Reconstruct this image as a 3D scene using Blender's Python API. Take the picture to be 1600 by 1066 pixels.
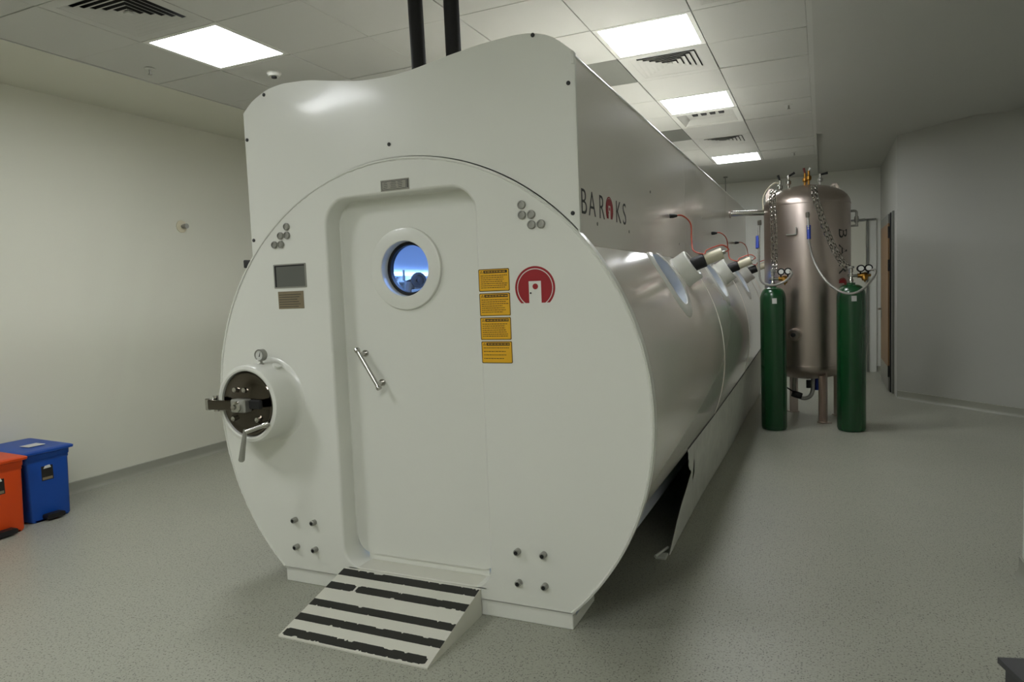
import bpy, bmesh, math, random
from math import sin, cos, pi, radians, sqrt
from mathutils import Vector, Matrix
from mathutils.geometry import tessellate_polygon

for o in list(bpy.data.objects): bpy.data.objects.remove(o, do_unlink=True)
S = bpy.context.scene
C = S.collection
random.seed(7)

# ------------------------------------------------------------------ camera
cd = bpy.data.cameras.new('camera'); cam = bpy.data.objects.new('camera', cd); C.objects.link(cam)
cd.sensor_width = 36.0; cd.lens = 24.216; cd.clip_start = 0.02; cd.clip_end = 60
cam.matrix_world = Matrix(((0.911722, 0.005987, 0.410764, 0.0), (0.408929, 0.082295, -0.908848, -2.6078),
                           (-0.039245, 0.99659, 0.072582, 1.42), (0, 0, 0, 1)))
S.camera = cam
# ------------------------------------------------------------------ world and exposure
w = bpy.data.worlds.new('room_dark'); S.world = w; w.use_nodes = True
w.node_tree.nodes['Background'].inputs[0].default_value = (0.6, 0.62, 0.58, 1)
w.node_tree.nodes['Background'].inputs[1].default_value = 0.02
S.view_settings.view_transform = 'Standard'; S.view_settings.look = 'None'
S.view_settings.gamma = 1.0; S.view_settings.exposure = 0.0
S.view_settings.use_curve_mapping = False
LIGHT = 29.0              # emission of the square ceiling panels
CABIN = 9.0              # emission of the blue cabin strips

# ------------------------------------------------------------------ materials
def lin(c):
    return tuple((x / 12.92 if x <= 0.04045 else ((x + 0.055) / 1.055) ** 2.4) for x in [v / 255.0 for v in c]) + (1.0,)
def mat(name, col, rough=0.5, metal=0.0, var=0.0, scale=6.0, bump=0.0, bscale=60.0, coat=0.0, spec=0.5, tr=0.0):
    m = bpy.data.materials.new(name); m.use_nodes = True
    nt = m.node_tree; b = nt.nodes['Principled BSDF']
    c = lin(col)
    b.inputs['Base Color'].default_value = c
    b.inputs['Roughness'].default_value = rough; b.inputs['Metallic'].default_value = metal
    b.inputs['Coat Weight'].default_value = coat; b.inputs['Coat Roughness'].default_value = 0.12
    b.inputs['Specular IOR Level'].default_value = spec
    tc = nt.nodes.new('ShaderNodeTexCoord')
    if var > 0:
        n = nt.nodes.new('ShaderNodeTexNoise'); n.inputs['Scale'].default_value = scale; n.inputs['Detail'].default_value = 5
        nt.links.new(tc.outputs['Object'], n.inputs['Vector'])
        mx = nt.nodes.new('ShaderNodeMix'); mx.data_type = 'RGBA'
        mx.inputs[6].default_value = tuple(x * (1 - var) for x in c[:3]) + (1,)
        mx.inputs[7].default_value = tuple(min(1, x * (1 + var)) for x in c[:3]) + (1,)
        nt.links.new(n.outputs['Fac'], mx.inputs[0]); nt.links.new(mx.outputs[2], b.inputs['Base Color'])
    if bump > 0:
        n2 = nt.nodes.new('ShaderNodeTexNoise'); n2.inputs['Scale'].default_value = bscale; n2.inputs['Detail'].default_value = 4
        nt.links.new(tc.outputs['Object'], n2.inputs['Vector'])
        bp = nt.nodes.new('ShaderNodeBump'); bp.inputs['Strength'].default_value = bump; bp.inputs['Distance'].default_value = 0.01
        nt.links.new(n2.outputs['Fac'], bp.inputs['Height']); nt.links.new(bp.outputs['Normal'], b.inputs['Normal'])
    return m
def emit(name, col, s):
    m = bpy.data.materials.new(name); m.use_nodes = True; nt = m.node_tree
    for n in list(nt.nodes): nt.nodes.remove(n)
    e = nt.nodes.new('ShaderNodeEmission'); o = nt.nodes.new('ShaderNodeOutputMaterial')
    e.inputs[0].default_value = col; e.inputs[1].default_value = s
    nt.links.new(e.outputs[0], o.inputs[0]); return m
def glass(name, tint, gloss=0.12):
    m = bpy.data.materials.new(name); m.use_nodes = True; nt = m.node_tree
    for n in list(nt.nodes): nt.nodes.remove(n)
    t = nt.nodes.new('ShaderNodeBsdfTransparent'); g = nt.nodes.new('ShaderNodeBsdfGlossy'); x = nt.nodes.new('ShaderNodeMixShader')
    t.inputs[0].default_value = tint; g.inputs['Roughness'].default_value = 0.03; x.inputs[0].default_value = gloss
    o = nt.nodes.new('ShaderNodeOutputMaterial')
    nt.links.new(t.outputs[0], x.inputs[1]); nt.links.new(g.outputs[0], x.inputs[2]); nt.links.new(x.outputs[0], o.inputs[0]); return m

M = {}
M['wall'] = mat('cream_wall_paint', (214, 214, 199), 0.55, var=0.02, scale=1.2, bump=0.04, bscale=120)
M['wallw'] = mat('white_wall_paint', (222, 223, 215), 0.6, var=0.02, scale=1.0)
M['plaster'] = mat('ceiling_plaster', (186, 187, 180), 0.8, var=0.02, scale=1.0)
M['tile'] = mat('metal_ceiling_tile', (194, 195, 188), 0.55, var=0.02, scale=2.0)
M['void'] = mat('void_shade_black', (14, 14, 13), 0.9)
M['dtile'] = mat('dark_perforated_tile', (112, 114, 106), 0.7, var=0.05, scale=40)
M['white'] = mat('white_gloss_enamel', (224, 225, 216), 0.34, var=0.012, scale=3.0, bump=0.035, bscale=35, coat=0.3)
M['shell'] = mat('white_body_enamel', (236, 231, 220), 0.20, var=0.02, scale=2.0, bump=0.02, bscale=12, coat=1.0)
M['side'] = mat('grey_white_side_sheet', (232, 228, 218), 0.28, var=0.02, scale=1.5, bump=0.02, bscale=8, coat=0.7)
M['skirt'] = mat('scuffed_grey_sheet', (205, 206, 197), 0.45, var=0.22, scale=9, bump=0.05, bscale=20)
M['black'] = mat('matt_black', (18, 18, 18), 0.7)
M['vessel_out'] = mat('unlit_vessel_black', (12, 12, 12), 0.95, spec=0.05)  # near black puts the darkness under the cladding into the colour
M['cabin'] = mat('cabin_lining', (200, 205, 212), 0.45)
M['rubber'] = mat('black_rubber', (16, 16, 17), 0.5)
M['pipeblk'] = mat('black_pipe_insulation', (14, 14, 14), 0.75, var=0.1, scale=30)
M['chrome'] = mat('polished_chrome', (190, 188, 182), 0.12, metal=1.0)
M['darkchrome'] = mat('dark_polished_steel', (92, 86, 78), 0.10, metal=1.0, bump=0.05, bscale=14)
M['steel'] = mat('brushed_tank_steel', (188, 176, 168), 0.32, metal=1.0, var=0.07, scale=2.5, bump=0.02, bscale=30)
M['bolt'] = mat('dull_grey_steel', (158, 158, 150), 0.40, metal=0.6)
M['brass'] = mat('brass', (160, 118, 54), 0.32, metal=1.0)
M['green'] = mat('green_cylinder_paint', (14, 66, 32), 0.26, var=0.08, scale=4, coat=0.3)
M['red'] = mat('emblem_red', (150, 14, 26), 0.45)
M['dred'] = mat('dark_red_paint', (96, 20, 20), 0.5)
M['yellow'] = mat('sticker_yellow', (226, 172, 20), 0.5, var=0.03, scale=30)
M['ink'] = mat('black_print', (22, 20, 14), 0.6)
M['inkgrey'] = mat('dark_grey_print', (42, 42, 42), 0.5)
M['stripe'] = mat('black_floor_stripe', (30, 30, 24), 0.6, var=0.15, scale=25)
M['ramp'] = mat('white_ramp_paint', (214, 213, 200), 0.45, var=0.03, scale=9)
M['blue'] = mat('blue_plastic', (5, 70, 160), 0.42, var=0.04, scale=4)
M['orange'] = mat('orange_plastic', (212, 70, 4), 0.42, var=0.04, scale=4)
M['label'] = mat('white_label', (205, 206, 200), 0.5)
M['silver'] = mat('silver_plate', (150, 148, 136), 0.35, metal=0.6, var=0.08, scale=40)
M['bronze'] = mat('brown_plate', (136, 124, 100), 0.45, metal=0.3, var=0.12, scale=18)
M['greyscreen'] = mat('grey_screen', (96, 98, 92), 0.3, var=0.05, scale=8)
M['wood'] = mat('brown_door_veneer', (134, 102, 66), 0.45, var=0.08, scale=3)
M['frame'] = mat('grey_door_frame', (128, 130, 124), 0.45, metal=0.3)
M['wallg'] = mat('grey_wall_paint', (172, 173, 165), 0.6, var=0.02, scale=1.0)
M['cove'] = mat('grey_vinyl_skirting', (150, 151, 138), 0.5, var=0.04, scale=5)
M['ivory'] = mat('ivory_plastic', (212, 206, 180), 0.4)
M['orangecable'] = mat('orange_cable', (176, 66, 40), 0.5)
M['hose'] = mat('grey_flexible_hose', (150, 148, 140), 0.35, metal=0.5, var=0.2, scale=160)
M['braid'] = mat('braided_steel_hose', (168, 164, 156), 0.3, metal=0.9, var=0.5, scale=90, bump=0.4, bscale=120)
M['bluesleeve'] = mat('blue_sleeve', (28, 56, 150), 0.4)
M['darkgrey'] = mat('dark_grey_plastic', (70, 70, 72), 0.5, var=0.03, scale=6)
M['lightpanel'] = emit('ceiling_panel_light', (0.985, 1.0, 1.03, 1), LIGHT)
M['cabinled'] = emit('blue_cabin_led', (0.30, 0.52, 1.0, 1), CABIN)
M['glass'] = glass('porthole_glass', (0.85, 0.9, 1.0, 1), 0.06)
M['sideglass'] = glass('side_porthole_glass', (0.55, 0.58, 0.66, 1), 0.22)

# speckled sheet vinyl floor
def floor_mat():
    m = mat('speckled_vinyl_floor', (158, 160, 148), 0.38)
    nt = m.node_tree; b = nt.nodes['Principled BSDF']; tc = nt.nodes.new('ShaderNodeTexCoord')
    n1 = nt.nodes.new('ShaderNodeTexNoise'); n1.inputs['Scale'].default_value = 1.4; n1.inputs['Detail'].default_value = 4
    n2 = nt.nodes.new('ShaderNodeTexNoise'); n2.inputs['Scale'].default_value = 110; n2.inputs['Detail'].default_value = 3
    v = nt.nodes.new('ShaderNodeTexVoronoi'); v.inputs['Scale'].default_value = 95
    for n in (n1, n2, v): nt.links.new(tc.outputs['Object'], n.inputs['Vector'])
    def mixc(a, bb, fac):
        x = nt.nodes.new('ShaderNodeMix'); x.data_type = 'RGBA'
        if isinstance(a, tuple): x.inputs[6].default_value = a
        else: nt.links.new(a, x.inputs[6])
        if isinstance(bb, tuple): x.inputs[7].default_value = bb
        else: nt.links.new(bb, x.inputs[7])
        nt.links.new(fac, x.inputs[0]); return x.outputs[2]
    base = mixc(lin((154, 155, 141)), lin((168, 169, 154)), n1.outputs['Fac'])
    r1 = nt.nodes.new('ShaderNodeMapRange'); r1.inputs[1].default_value = 0.52; r1.inputs[2].default_value = 0.75
    nt.links.new(n2.outputs['Fac'], r1.inputs[0])
    c1 = mixc(base, lin((112, 112, 102)), r1.outputs[0])
    r2 = nt.nodes.new('ShaderNodeMapRange'); r2.inputs[1].default_value = 0.17; r2.inputs[2].default_value = 0.30
    r2.inputs[3].default_value = 1.0; r2.inputs[4].default_value = 0.0
    nt.links.new(v.outputs['Distance'], r2.inputs[0])
    sep = nt.nodes.new('ShaderNodeSeparateColor'); nt.links.new(v.outputs['Color'], sep.inputs[0])
    g = nt.nodes.new('ShaderNodeMath'); g.operation = 'GREATER_THAN'; g.inputs[1].default_value = 0.50
    nt.links.new(sep.outputs[0], g.inputs[0])
    mm = nt.nodes.new('ShaderNodeMath'); mm.operation = 'MULTIPLY'
    nt.links.new(r2.outputs[0], mm.inputs[0]); nt.links.new(g.outputs[0], mm.inputs[1])
    c2 = mixc(c1, lin((78, 76, 68)), mm.outputs[0])
    nt.links.new(c2, b.inputs['Base Color'])
    return m
M['floor'] = floor_mat()

# ------------------------------------------------------------------ mesh helpers
def mesh_from(bm, name, m, ang=35):
    bmesh.ops.recalc_face_normals(bm, faces=bm.faces[:])
    me = bpy.data.meshes.new(name); bm.to_mesh(me); bm.free()
    if m: me.materials.append(M[m] if isinstance(m, str) else m)
    for p in me.polygons: p.use_smooth = True
    me.set_sharp_from_angle(angle=radians(ang))
    return me
def P(name, bm, m, parent=None, local=False, ang=35, label=None):
    o = bpy.data.objects.new(name, mesh_from(bm, name, m, ang)); C.objects.link(o)
    if parent is not None:
        o.parent = parent
        if not local:
            L = Vector((0, 0, 0)); q = parent
            while q is not None and q.type == 'EMPTY':
                L = L + q.location; q = q.parent
            o.matrix_parent_inverse = Matrix.Translation(-L)
    if label: o['label'] = label
    return o
def thing(name, label, cat, loc=(0, 0, 0), rz=0.0, group=None):
    o = bpy.data.objects.new(name, None); C.objects.link(o); o.location = loc; o.rotation_euler = (0, 0, rz)
    o['label'] = label; o['category'] = cat
    if group: o['group'] = group
    o.empty_display_size = 0.1
    return o
def tag(o, label, cat, group=None):
    o['label'] = label; o['category'] = cat
    if group: o['group'] = group
    return o
def struct(name, bm, m, parent=None):
    o = P(name, bm, m, parent)
    if parent is None: o['kind'] = 'structure'
    return o
def dup(root, loc, label, group=None, rz=None):
    r = root.copy(); C.objects.link(r); r.location = loc
    if rz is not None: r.rotation_euler = (0, 0, rz)
    r['label'] = label
    if group: r['group'] = group
    for ch in list(root.children):
        c = ch.copy(); C.objects.link(c); c.parent = r
        for g in list(ch.children):
            d = g.copy(); C.objects.link(d); d.parent = c
    return r
def B(): return bmesh.new()
def box(bm, x0, x1, y0, y1, z0, z1, bev=0.0, seg=2):
    r = bmesh.ops.create_cube(bm, size=1.0); vs = r['verts']
    for v in vs:
        v.co = Vector(((x0 + x1) / 2 + v.co.x * (x1 - x0), (y0 + y1) / 2 + v.co.y * (y1 - y0), (z0 + z1) / 2 + v.co.z * (z1 - z0)))
    if bev > 0:
        es = list({e for v in vs for e in v.link_edges})
        bmesh.ops.bevel(bm, geom=es, offset=bev, segments=seg, affect='EDGES', profile=0.5)
    return bm
def frame_of(d):
    d = d.normalized(); a = Vector((0, 0, 1)) if abs(d.z) < 0.9 else Vector((1, 0, 0))
    u = d.cross(a).normalized(); return u, d.cross(u).normalized()
def lathe(bm, prof, origin=(0, 0, 0), axis=(0, 0, 1), n=32, cap=True, arc=None):
    """prof: list of (radius, distance along the axis)"""
    o = Vector(origin); d = Vector(axis).normalized(); u, v = frame_of(d); rings = []
    for r, h in prof:
        if r < 1e-6: rings.append([bm.verts.new(o + d * h)])
        else: rings.append([bm.verts.new(o + d * h + (u * cos(2 * pi * k / n) + v * sin(2 * pi * k / n)) * r) for k in range(n)])
    for a, b in zip(rings, rings[1:]):
        for k in range(n):
            k2 = (k + 1) % n
            if len(a) == 1 and len(b) == 1: continue
            if len(a) == 1: bm.faces.new((a[0], b[k2], b[k]))
            elif len(b) == 1: bm.faces.new((a[k], a[k2], b[0]))
            else: bm.faces.new((a[k], a[k2], b[k2], b[k]))
    if cap:
        if len(rings[0]) > 2: bm.faces.new(rings[0])
        if len(rings[-1]) > 2: bm.faces.new(rings[-1][::-1])
    return bm
def rod(bm, p0, p1, r, r1=None, n=16):
    p0 = Vector(p0); p1 = Vector(p1)
    return lathe(bm, [(r, 0), (r if r1 is None else r1, (p1 - p0).length)], p0, p1 - p0, n)
def smooth_path(pts, k=8):
    pts = [Vector(p) for p in pts]; out = []
    e = [pts[0] * 2 - pts[1]] + pts + [pts[-1] * 2 - pts[-2]]
    for i in range(1, len(e) - 2):
        a, b, c, d = e[i - 1], e[i], e[i + 1], e[i + 2]
        for j in range(k):
            t = j / k
            out.append(0.5 * ((2 * b) + (c - a) * t + (2 * a - 5 * b + 4 * c - d) * t * t + (3 * b - a - 3 * c + d) * t ** 3))
    out.append(pts[-1]); return out
def tube(bm, pts, r, n=10, rf=None):
    pts = [Vector(p) for p in pts]; rings = []; u = None
    for i, p in enumerate(pts):
        t = (pts[min(i + 1, len(pts) - 1)] - pts[max(i - 1, 0)]).normalized()
        if u is None: u, v = frame_of(t)
        else:
            u = (u - t * u.dot(t)).normalized(); v = t.cross(u)
        rr = rf(i) if rf else r
        rings.append([bm.verts.new(p + (u * cos(2 * pi * k / n) + v * sin(2 * pi * k / n)) * rr) for k in range(n)])
    for a, b in zip(rings, rings[1:]):
        for k in range(n): bm.faces.new((a[k], a[(k + 1) % n], b[(k + 1) % n], b[k]))
    bm.faces.new(rings[0]); bm.faces.new(rings[-1][::-1]); return bm
def plate(bm, loops, f, w0, w1):
    """loops of (u,v): the first is the outline, the rest are holes; f(u,v,w) -> point"""
    ll = [[Vector((u, v, 0)) for u, v in l] for l in loops]
    tris = tessellate_polygon(ll); flat = [p for l in loops for p in l]
    A = [bm.verts.new(f(u, v, w0)) for u, v in flat]; Bv = [bm.verts.new(f(u, v, w1)) for u, v in flat]
    for t in tris:
        try:
            bm.faces.new([A[i] for i in t]); bm.faces.new([Bv[i] for i in reversed(t)])
        except ValueError: pass
    s = 0
    for l in loops:
        k = len(l)
        for i in range(k):
            j = (i + 1) % k
            bm.faces.new((A[s + i], A[s + j], Bv[s + j], Bv[s + i]))
        s += k
    return bm
def rrect(x0, x1, z0, z1, rt, rb=None, n=8):
    rb = rt if rb is None else rb; out = []
    for cx, cz, a0, r in ((x1 - rt, z1 - rt, 0, rt), (x0 + rt, z1 - rt, 90, rt), (x0 + rb, z0 + rb, 180, rb), (x1 - rb, z0 + rb, 270, rb)):
        for k in range(n + 1):
            a = radians(a0 + 90 * k / n); out.append((cx + r * cos(a), cz + r * sin(a)))
    return out
def circle(cx, cz, r, n=40): return [(cx + r * cos(2 * pi * k / n), cz + r * sin(2 * pi * k / n)) for k in range(n)]
def loft(bm, loops3, closed=True):
    R = [[bm.verts.new(p) for p in l] for l in loops3]
    for a, b in zip(R, R[1:]):
        n = len(a)
        for k in range(n if closed else n - 1): bm.faces.new((a[k], a[(k + 1) % n], b[(k + 1) % n], b[k]))
    return R
def text_bm(s, size, f, ext=0.0006, off=0.0):
    """built-in font letter turned into a thin plate; f maps local (u,v,w) to the scene"""
    cu = bpy.data.curves.new('t', 'FONT'); cu.body = s; cu.size = size; cu.extrude = ext; cu.offset = off; cu.resolution_u = 4
    o = bpy.data.objects.new('t', cu); C.objects.link(o)
    dg = bpy.context.evaluated_depsgraph_get(); dg.update()
    me = bpy.data.meshes.new_from_object(o.evaluated_get(dg))
    bm = B(); bm.from_mesh(me)
    for v in bm.verts: v.co = Vector(f(v.co.x, v.co.y, v.co.z + ext))
    bpy.data.objects.remove(o, do_unlink=True); bpy.data.curves.remove(cu); bpy.data.meshes.remove(me)
    return bm
YF = lambda u, v, w: (u, w, v)             # plate lying in a plane facing the camera side (-y)

# ================================================================== THE ROOM
ZC = 2.975
fl = B(); box(fl, -5.5, 3.2, -4.6, 9.3, -0.1, 0.0); struct('floor', fl, 'floor')
b = B(); box(b, -5.38, -5.26, -4.5, 9.1, 0, 3.2); struct('wall_left', b, 'wall')
b = B(); box(b, -5.38, 0.95, 8.95, 9.1, 0, 3.2); struct('wall_far', b, 'wallw')
b = B(); box(b, -5.38, 0.95, -4.6, -4.45, 0, 3.2); struct('wall_behind', b, 'wall')
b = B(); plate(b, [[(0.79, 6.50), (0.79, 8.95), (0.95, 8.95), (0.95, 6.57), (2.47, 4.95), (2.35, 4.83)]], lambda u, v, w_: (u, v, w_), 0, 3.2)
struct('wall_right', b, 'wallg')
near = [(0.845, -4.5), (0.845, 1.20)] + [(0.895 - 0.05 * cos(radians(a)), 1.20 + 0.05 * sin(radians(a))) for a in (20, 45, 70, 90)] + [(2.55, 1.25), (2.55, 4.9), (2.40, 4.9), (2.40, 1.4), (2.40, 1.40)]
b = B(); plate(b, [[(0.845, -4.5), (0.845, 1.20), (0.86, 1.235), (0.895, 1.25), (2.50, 1.25), (2.50, -4.5)]], lambda u, v, w_: (u, v, w_), 0, 3.2)
struct('wall_near', b, 'wallw')
b = B(); box(b, 2.35, 2.5, 1.25, 4.95, 0, 3.2); struct('wall_side', b, 'wallw')
# skirting
def cove(bm, p, q, nx, ny, h=0.088, t=0.010):
    prof = [(0.0, 0), (t + 0.02, 0), (t + 0.006, 0.012), (t, 0.03), (t, h - 0.004), (t - 0.006, h), (0.0, h)]
    A = [bm.verts.new((p[0] + nx * a, p[1] + ny * a, z)) for a, z in prof]
    Bv = [bm.verts.new((q[0] + nx * a, q[1] + ny * a, z)) for a, z in prof]
    n = len(prof)
    for k in range(n): bm.faces.new((A[k], A[(k + 1) % n], Bv[(k + 1) % n], Bv[k]))
    bm.faces.new(A); bm.faces.new(Bv[::-1])
b = B(); cove(b, (-5.26, -4.4), (-5.26, 8.95), 1, 0); struct('baseboard_left', b, 'cove')
b = B(); cove(b, (-5.2, 8.95), (0.55, 8.95), 0, -1); cove(b, (0.735, 8.95), (0.79, 8.95), 0, -1); struct('baseboard_far', b, 'cove')
b = B(); cove(b, (0.79, 8.15), (0.79, 8.93), -1, 0); cove(b, (0.80, 6.49), (2.35, 4.83), -0.733, -0.68); struct('baseboard_right', b, 'cove')
b = B(); cove(b, (0.845, -4.4), (0.845, 1.22), -1, 0); cove(b, (0.88, 1.25), (2.35, 1.25), 0, 1); struct('baseboard_near', b, 'cove')
b = B(); box(b, 0.735, 0.76, 8.935, 8.95, 0, 0.10); b.free()

# ceiling: slab with plaster margins, metal clip-in tiles over a black sheet standing for the shaded void
X0, Y0, T = -4.273, 0.348, 0.6
NC, R0, R1 = 7, -8, 11                     # tile columns and rows
xr = X0 + NC * T; yr = Y0 + R1 * T
b = B()
box(b, X0 - 0.004, xr + 0.0, -4.6, yr, 3.06, 3.2)         # slab over the tiles
box(b, X0 - 0.004, xr + 0.03, yr, 9.3, 2.985, 3.2)        # plaster beyond the tiles
box(b, xr + 0.03, 3.2, 5.6, 9.3, 3.01, 3.2)
box(b, xr + 0.03, 3.2, -4.6, 5.6, 2.965, 3.2)
ceil = struct('ceiling', b, 'plaster')
b = B(); box(b, -5.5, X0 - 0.004, -4.6, 9.3, 3.02, 3.2); P('ceiling_margin', b, 'wall', ceil)
b = B(); box(b, X0, xr, -4.6, yr - 0.001, 3.035, 3.055); P('gap_shade_sheet', b, 'void', ceil)  # black sheet gives the tile gaps their shade
b = B(); box(b, xr - 0.002, xr + 0.03, -4.6, yr, 2.968, 3.06); box(b, X0 - 0.012, X0 - 0.003, -4.6, yr, 2.972, 3.06)
struct('trim_1', b, 'tile')
def tile_bm(dark=False):
    bm = B(); h = 0.2972
    bm2 = box(bm, -h, h, -h, h, 0.0, 0.018, 0.002, 1); return bm2
tile_me = mesh_from(tile_bm(), 'ceiling_tile', 'tile'); tile_dk = mesh_from(tile_bm(), 'ceiling_tile_dark', 'dtile')
special = {(1, 0): 'L', (1, -4): 'L', (5, -8): 'L', (1, 9): 'L', (5, 2): 'L', (5, 5): 'L', (5, 10): 'L', (5, -6): 'L',
           (1, -1): 'V', (5, 3): 'V', (5, 8): 'V', (6, 1): 'V', (5, 6): 'K', (4, 3): 'D', (4, 7): 'D'}
for i in range(NC):
    for j in range(R0, R1):
        k = special.get((i, j))
        if k in ('L', 'V', 'K'): continue
        o = bpy.data.objects.new('ceiling_tile', tile_dk if k == 'D' else tile_me); C.objects.link(o); o.parent = ceil
        o.location = (X0 + (i + 0.5) * T + random.uniform(-.001, .001), Y0 + (j + 0.5) * T + random.uniform(-.001, .001), ZC + random.uniform(-.002, .002))
        o.rotation_euler = (random.uniform(-.003, .003), random.uniform(-.003, .003), random.uniform(-.002, .002))
        if (i, j) == (6, 3): o.rotation_euler = (0.012, 0.010, 0)
        if (i, j) in ((6, 6), (6, 9)): o.rotation_euler = (0.012, 0.005, 0)
def tc_(i, j): return (X0 + (i + 0.5) * T, Y0 + (j + 0.5) * T, ZC)

# square light panels
def make_light(label, loc):
    t = thing('ceiling_light', label, 'light', loc, 0, 'square ceiling light panels')
    b = B(); plate(b, [[(-.296, -.296), (.296, -.296), (.296, .296), (-.296, .296)], [(-.268, -.268), (-.268, .268), (.268, .268), (.268, -.268)]], lambda u, v, w_: (u, v, w_), 0.0, 0.03)
    P('light_frame', b, 'white', t, True)
    b = B(); box(b, -.268, .268, -.268, .268, 0.006, 0.02); P('diffuser', b, 'lightpanel', t, True)
    return t
lt = make_light('bright square ceiling light panel at the upper left, beside the dark square air diffuser', tc_(1, 0))
dup(lt, tc_(5, 2), 'largest bright ceiling panel right of the chamber, nearest of that row')
dup(lt, tc_(5, 5), 'middle bright ceiling panel of the row right of the chamber')
dup(lt, tc_(5, 10), 'farthest and smallest bright ceiling panel above the steel tank')
for n_, ij in enumerate(((1, -4), (5, -8), (5, -6), (1, 9))):  # first is read off its reflection; the other three are unseen, added fill
    dup(lt, tc_(*ij), ['bright ceiling panel out of view, left row, just behind the camera side', 'added fill ceiling panel out of view at the back of the right row behind the camera', 'added fill ceiling panel out of view above the camera', 'added ceiling panel brightening the far wall, hidden behind the chamber casing'][n_])
# four way air diffusers
def make_vent(label, loc, deep):
    t = thing('air_diffuser', label, 'vent', loc, 0, 'square ceiling air diffusers')
    b = B(); plate(b, [[(-.296, -.296), (.296, -.296), (.296, .296), (-.296, .296)], [(-.235, -.235), (-.235, .235), (.235, .235), (.235, -.235)]], lambda u, v, w_: (u, v, w_), 0.0, 0.012)
    P('diffuser_frame', b, 'tile', t, True)
    b = B(); box(b, -.25, .25, -.25, .25, 0.045, 0.05); P('dark_back', b, 'void', t, True)  # black sheet stands for the unlit duct behind the louvres
    for k in range(6):
        o = 0.235 - k * 0.0365
        b = B()
        L = [[(s * r, q * r, z) for s, q in ((-1, -1), (1, -1), (1, 1), (-1, 1))] for r, z in ((o, 0.001), (o - .003, 0.001), (o - .034, 0.018), (o - .0355, 0.0165), (o, 0.001))]
        loft(b, L); P('louvre', b, 'tile', t, True)
    b = B(); box(b, -.018, .018, -.018, .018, 0.002, 0.012); P('centre_plate', b, 'tile', t, True)
    return t
vt = make_vent('square slatted air diffuser in the ceiling at the upper left, beside the light', tc_(1, -1), 1)
dup(vt, tc_(5, 3), 'square slatted air diffuser just beyond the largest right hand light panel')
dup(vt, tc_(5, 8), 'small far slatted air diffuser in front of the farthest light panel')
dup(vt, tc_(6, 1), 'slatted air diffuser cut by the top edge of the picture, right of centre')
# recessed open fitting
t = thing('recessed_ceiling_unit', 'recessed white ceiling fitting with dark openings next to the middle light panel', 'ceiling fitting', tc_(5, 6))
b = B(); plate(b, [[(-.296, -.296), (.296, -.296), (.296, .296), (-.296, .296)], [(-.25, -.25), (-.25, .25), (.25, .25), (.25, -.25)]], lambda u, v, w_: (u, v, w_), -0.004, 0.012); P('unit_frame', b, 'white', t, True)
b = B(); loft(b, [[(-.25, -.25, .0), (.25, -.25, .0), (.25, .25, .0), (-.25, .25, .0)], [(-.2, -.2, .05), (.2, -.2, .05), (.2, .2, .05), (-.2, .2, .05)]]); box(b, -.2, .2, -.2, .2, .05, .056); P('unit_pan', b, 'tile', t, True)
for k in range(4):
    b = B(); box(b, -.14 + k * .08, -.095 + k * .08, -.12, .02, 0.035, 0.0495); P('dark_opening', b, 'black', t, True)
# small things on the ceiling
def sprinkler(label, loc):
    t = thing('sprinkler_head', label, 'sprinkler', loc, 0, 'ceiling sprinkler heads')
    b = B(); lathe(b, [(0.03, 0), (0.034, -0.004), (0.012, -0.010), (0.0, -0.010)], n=20, cap=False); P('rosette', b, 'tile', t, True)
    b = B(); lathe(b, [(0.007, -0.01), (0.007, -0.035), (0.013, -0.037), (0.013, -0.041), (0, -0.041)], n=12); P('nozzle', b, 'bolt', t, True)
    return t
sp = sprinkler('small sprinkler head in the ceiling left of the upper left light panel', (-4.03, 0.69, ZC))
dup(sp, (-0.26, 4.13, ZC), 'small sprinkler head in the ceiling right of the middle light panel')
dup(sp, (-0.30, 6.65, ZC), 'tiny far sprinkler head right of the farthest light panel')
t = thing('smoke_detector', 'small white round detector on the ceiling above the left corner of the chamber', 'detector', (-3.41, 1.16, ZC))
b = B(); lathe(b, [(0.05, 0), (0.05, -0.012), (0.036, -0.028), (0.0, -0.030)], n=28); P('detector_body', b, 'white', t, True)
b = B(); lathe(b, [(0.018, -0.028), (0.018, -0.04), (0, -0.042)], n=16); P('detector_sensor', b, 'black', t, True)
t = thing('pendant_rod', 'thin hanging rod with a round head far back left of the steel tank', 'ceiling fitting', (-1.30, 8.2, 2.985))
b = B(); lathe(b, [(0.03, 0), (0.03, -0.015), (0.006, -0.02), (0.006, -0.24), (0, -0.24)], n=16); P('rod', b, 'frame', t, True)
# round wall fitting
t = thing('wall_knob', 'small round grey fitting on the blank cream wall left of the chamber', 'wall fitting', (-5.26, 1.90, 2.115))
b = B(); lathe(b, [(0.055, 0), (0.055, 0.006), (0.04, 0.012), (0.0, 0.012)], axis=(1, 0, 0), n=28); P('rosette', b, 'ivory', t, True)
b = B(); lathe(b, [(0.014, 0.010), (0.022, 0.05), (0.022, 0.07), (0, 0.072)], axis=(1, 0, 0), n=20); P('knob', b, 'bolt', t, True)

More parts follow.
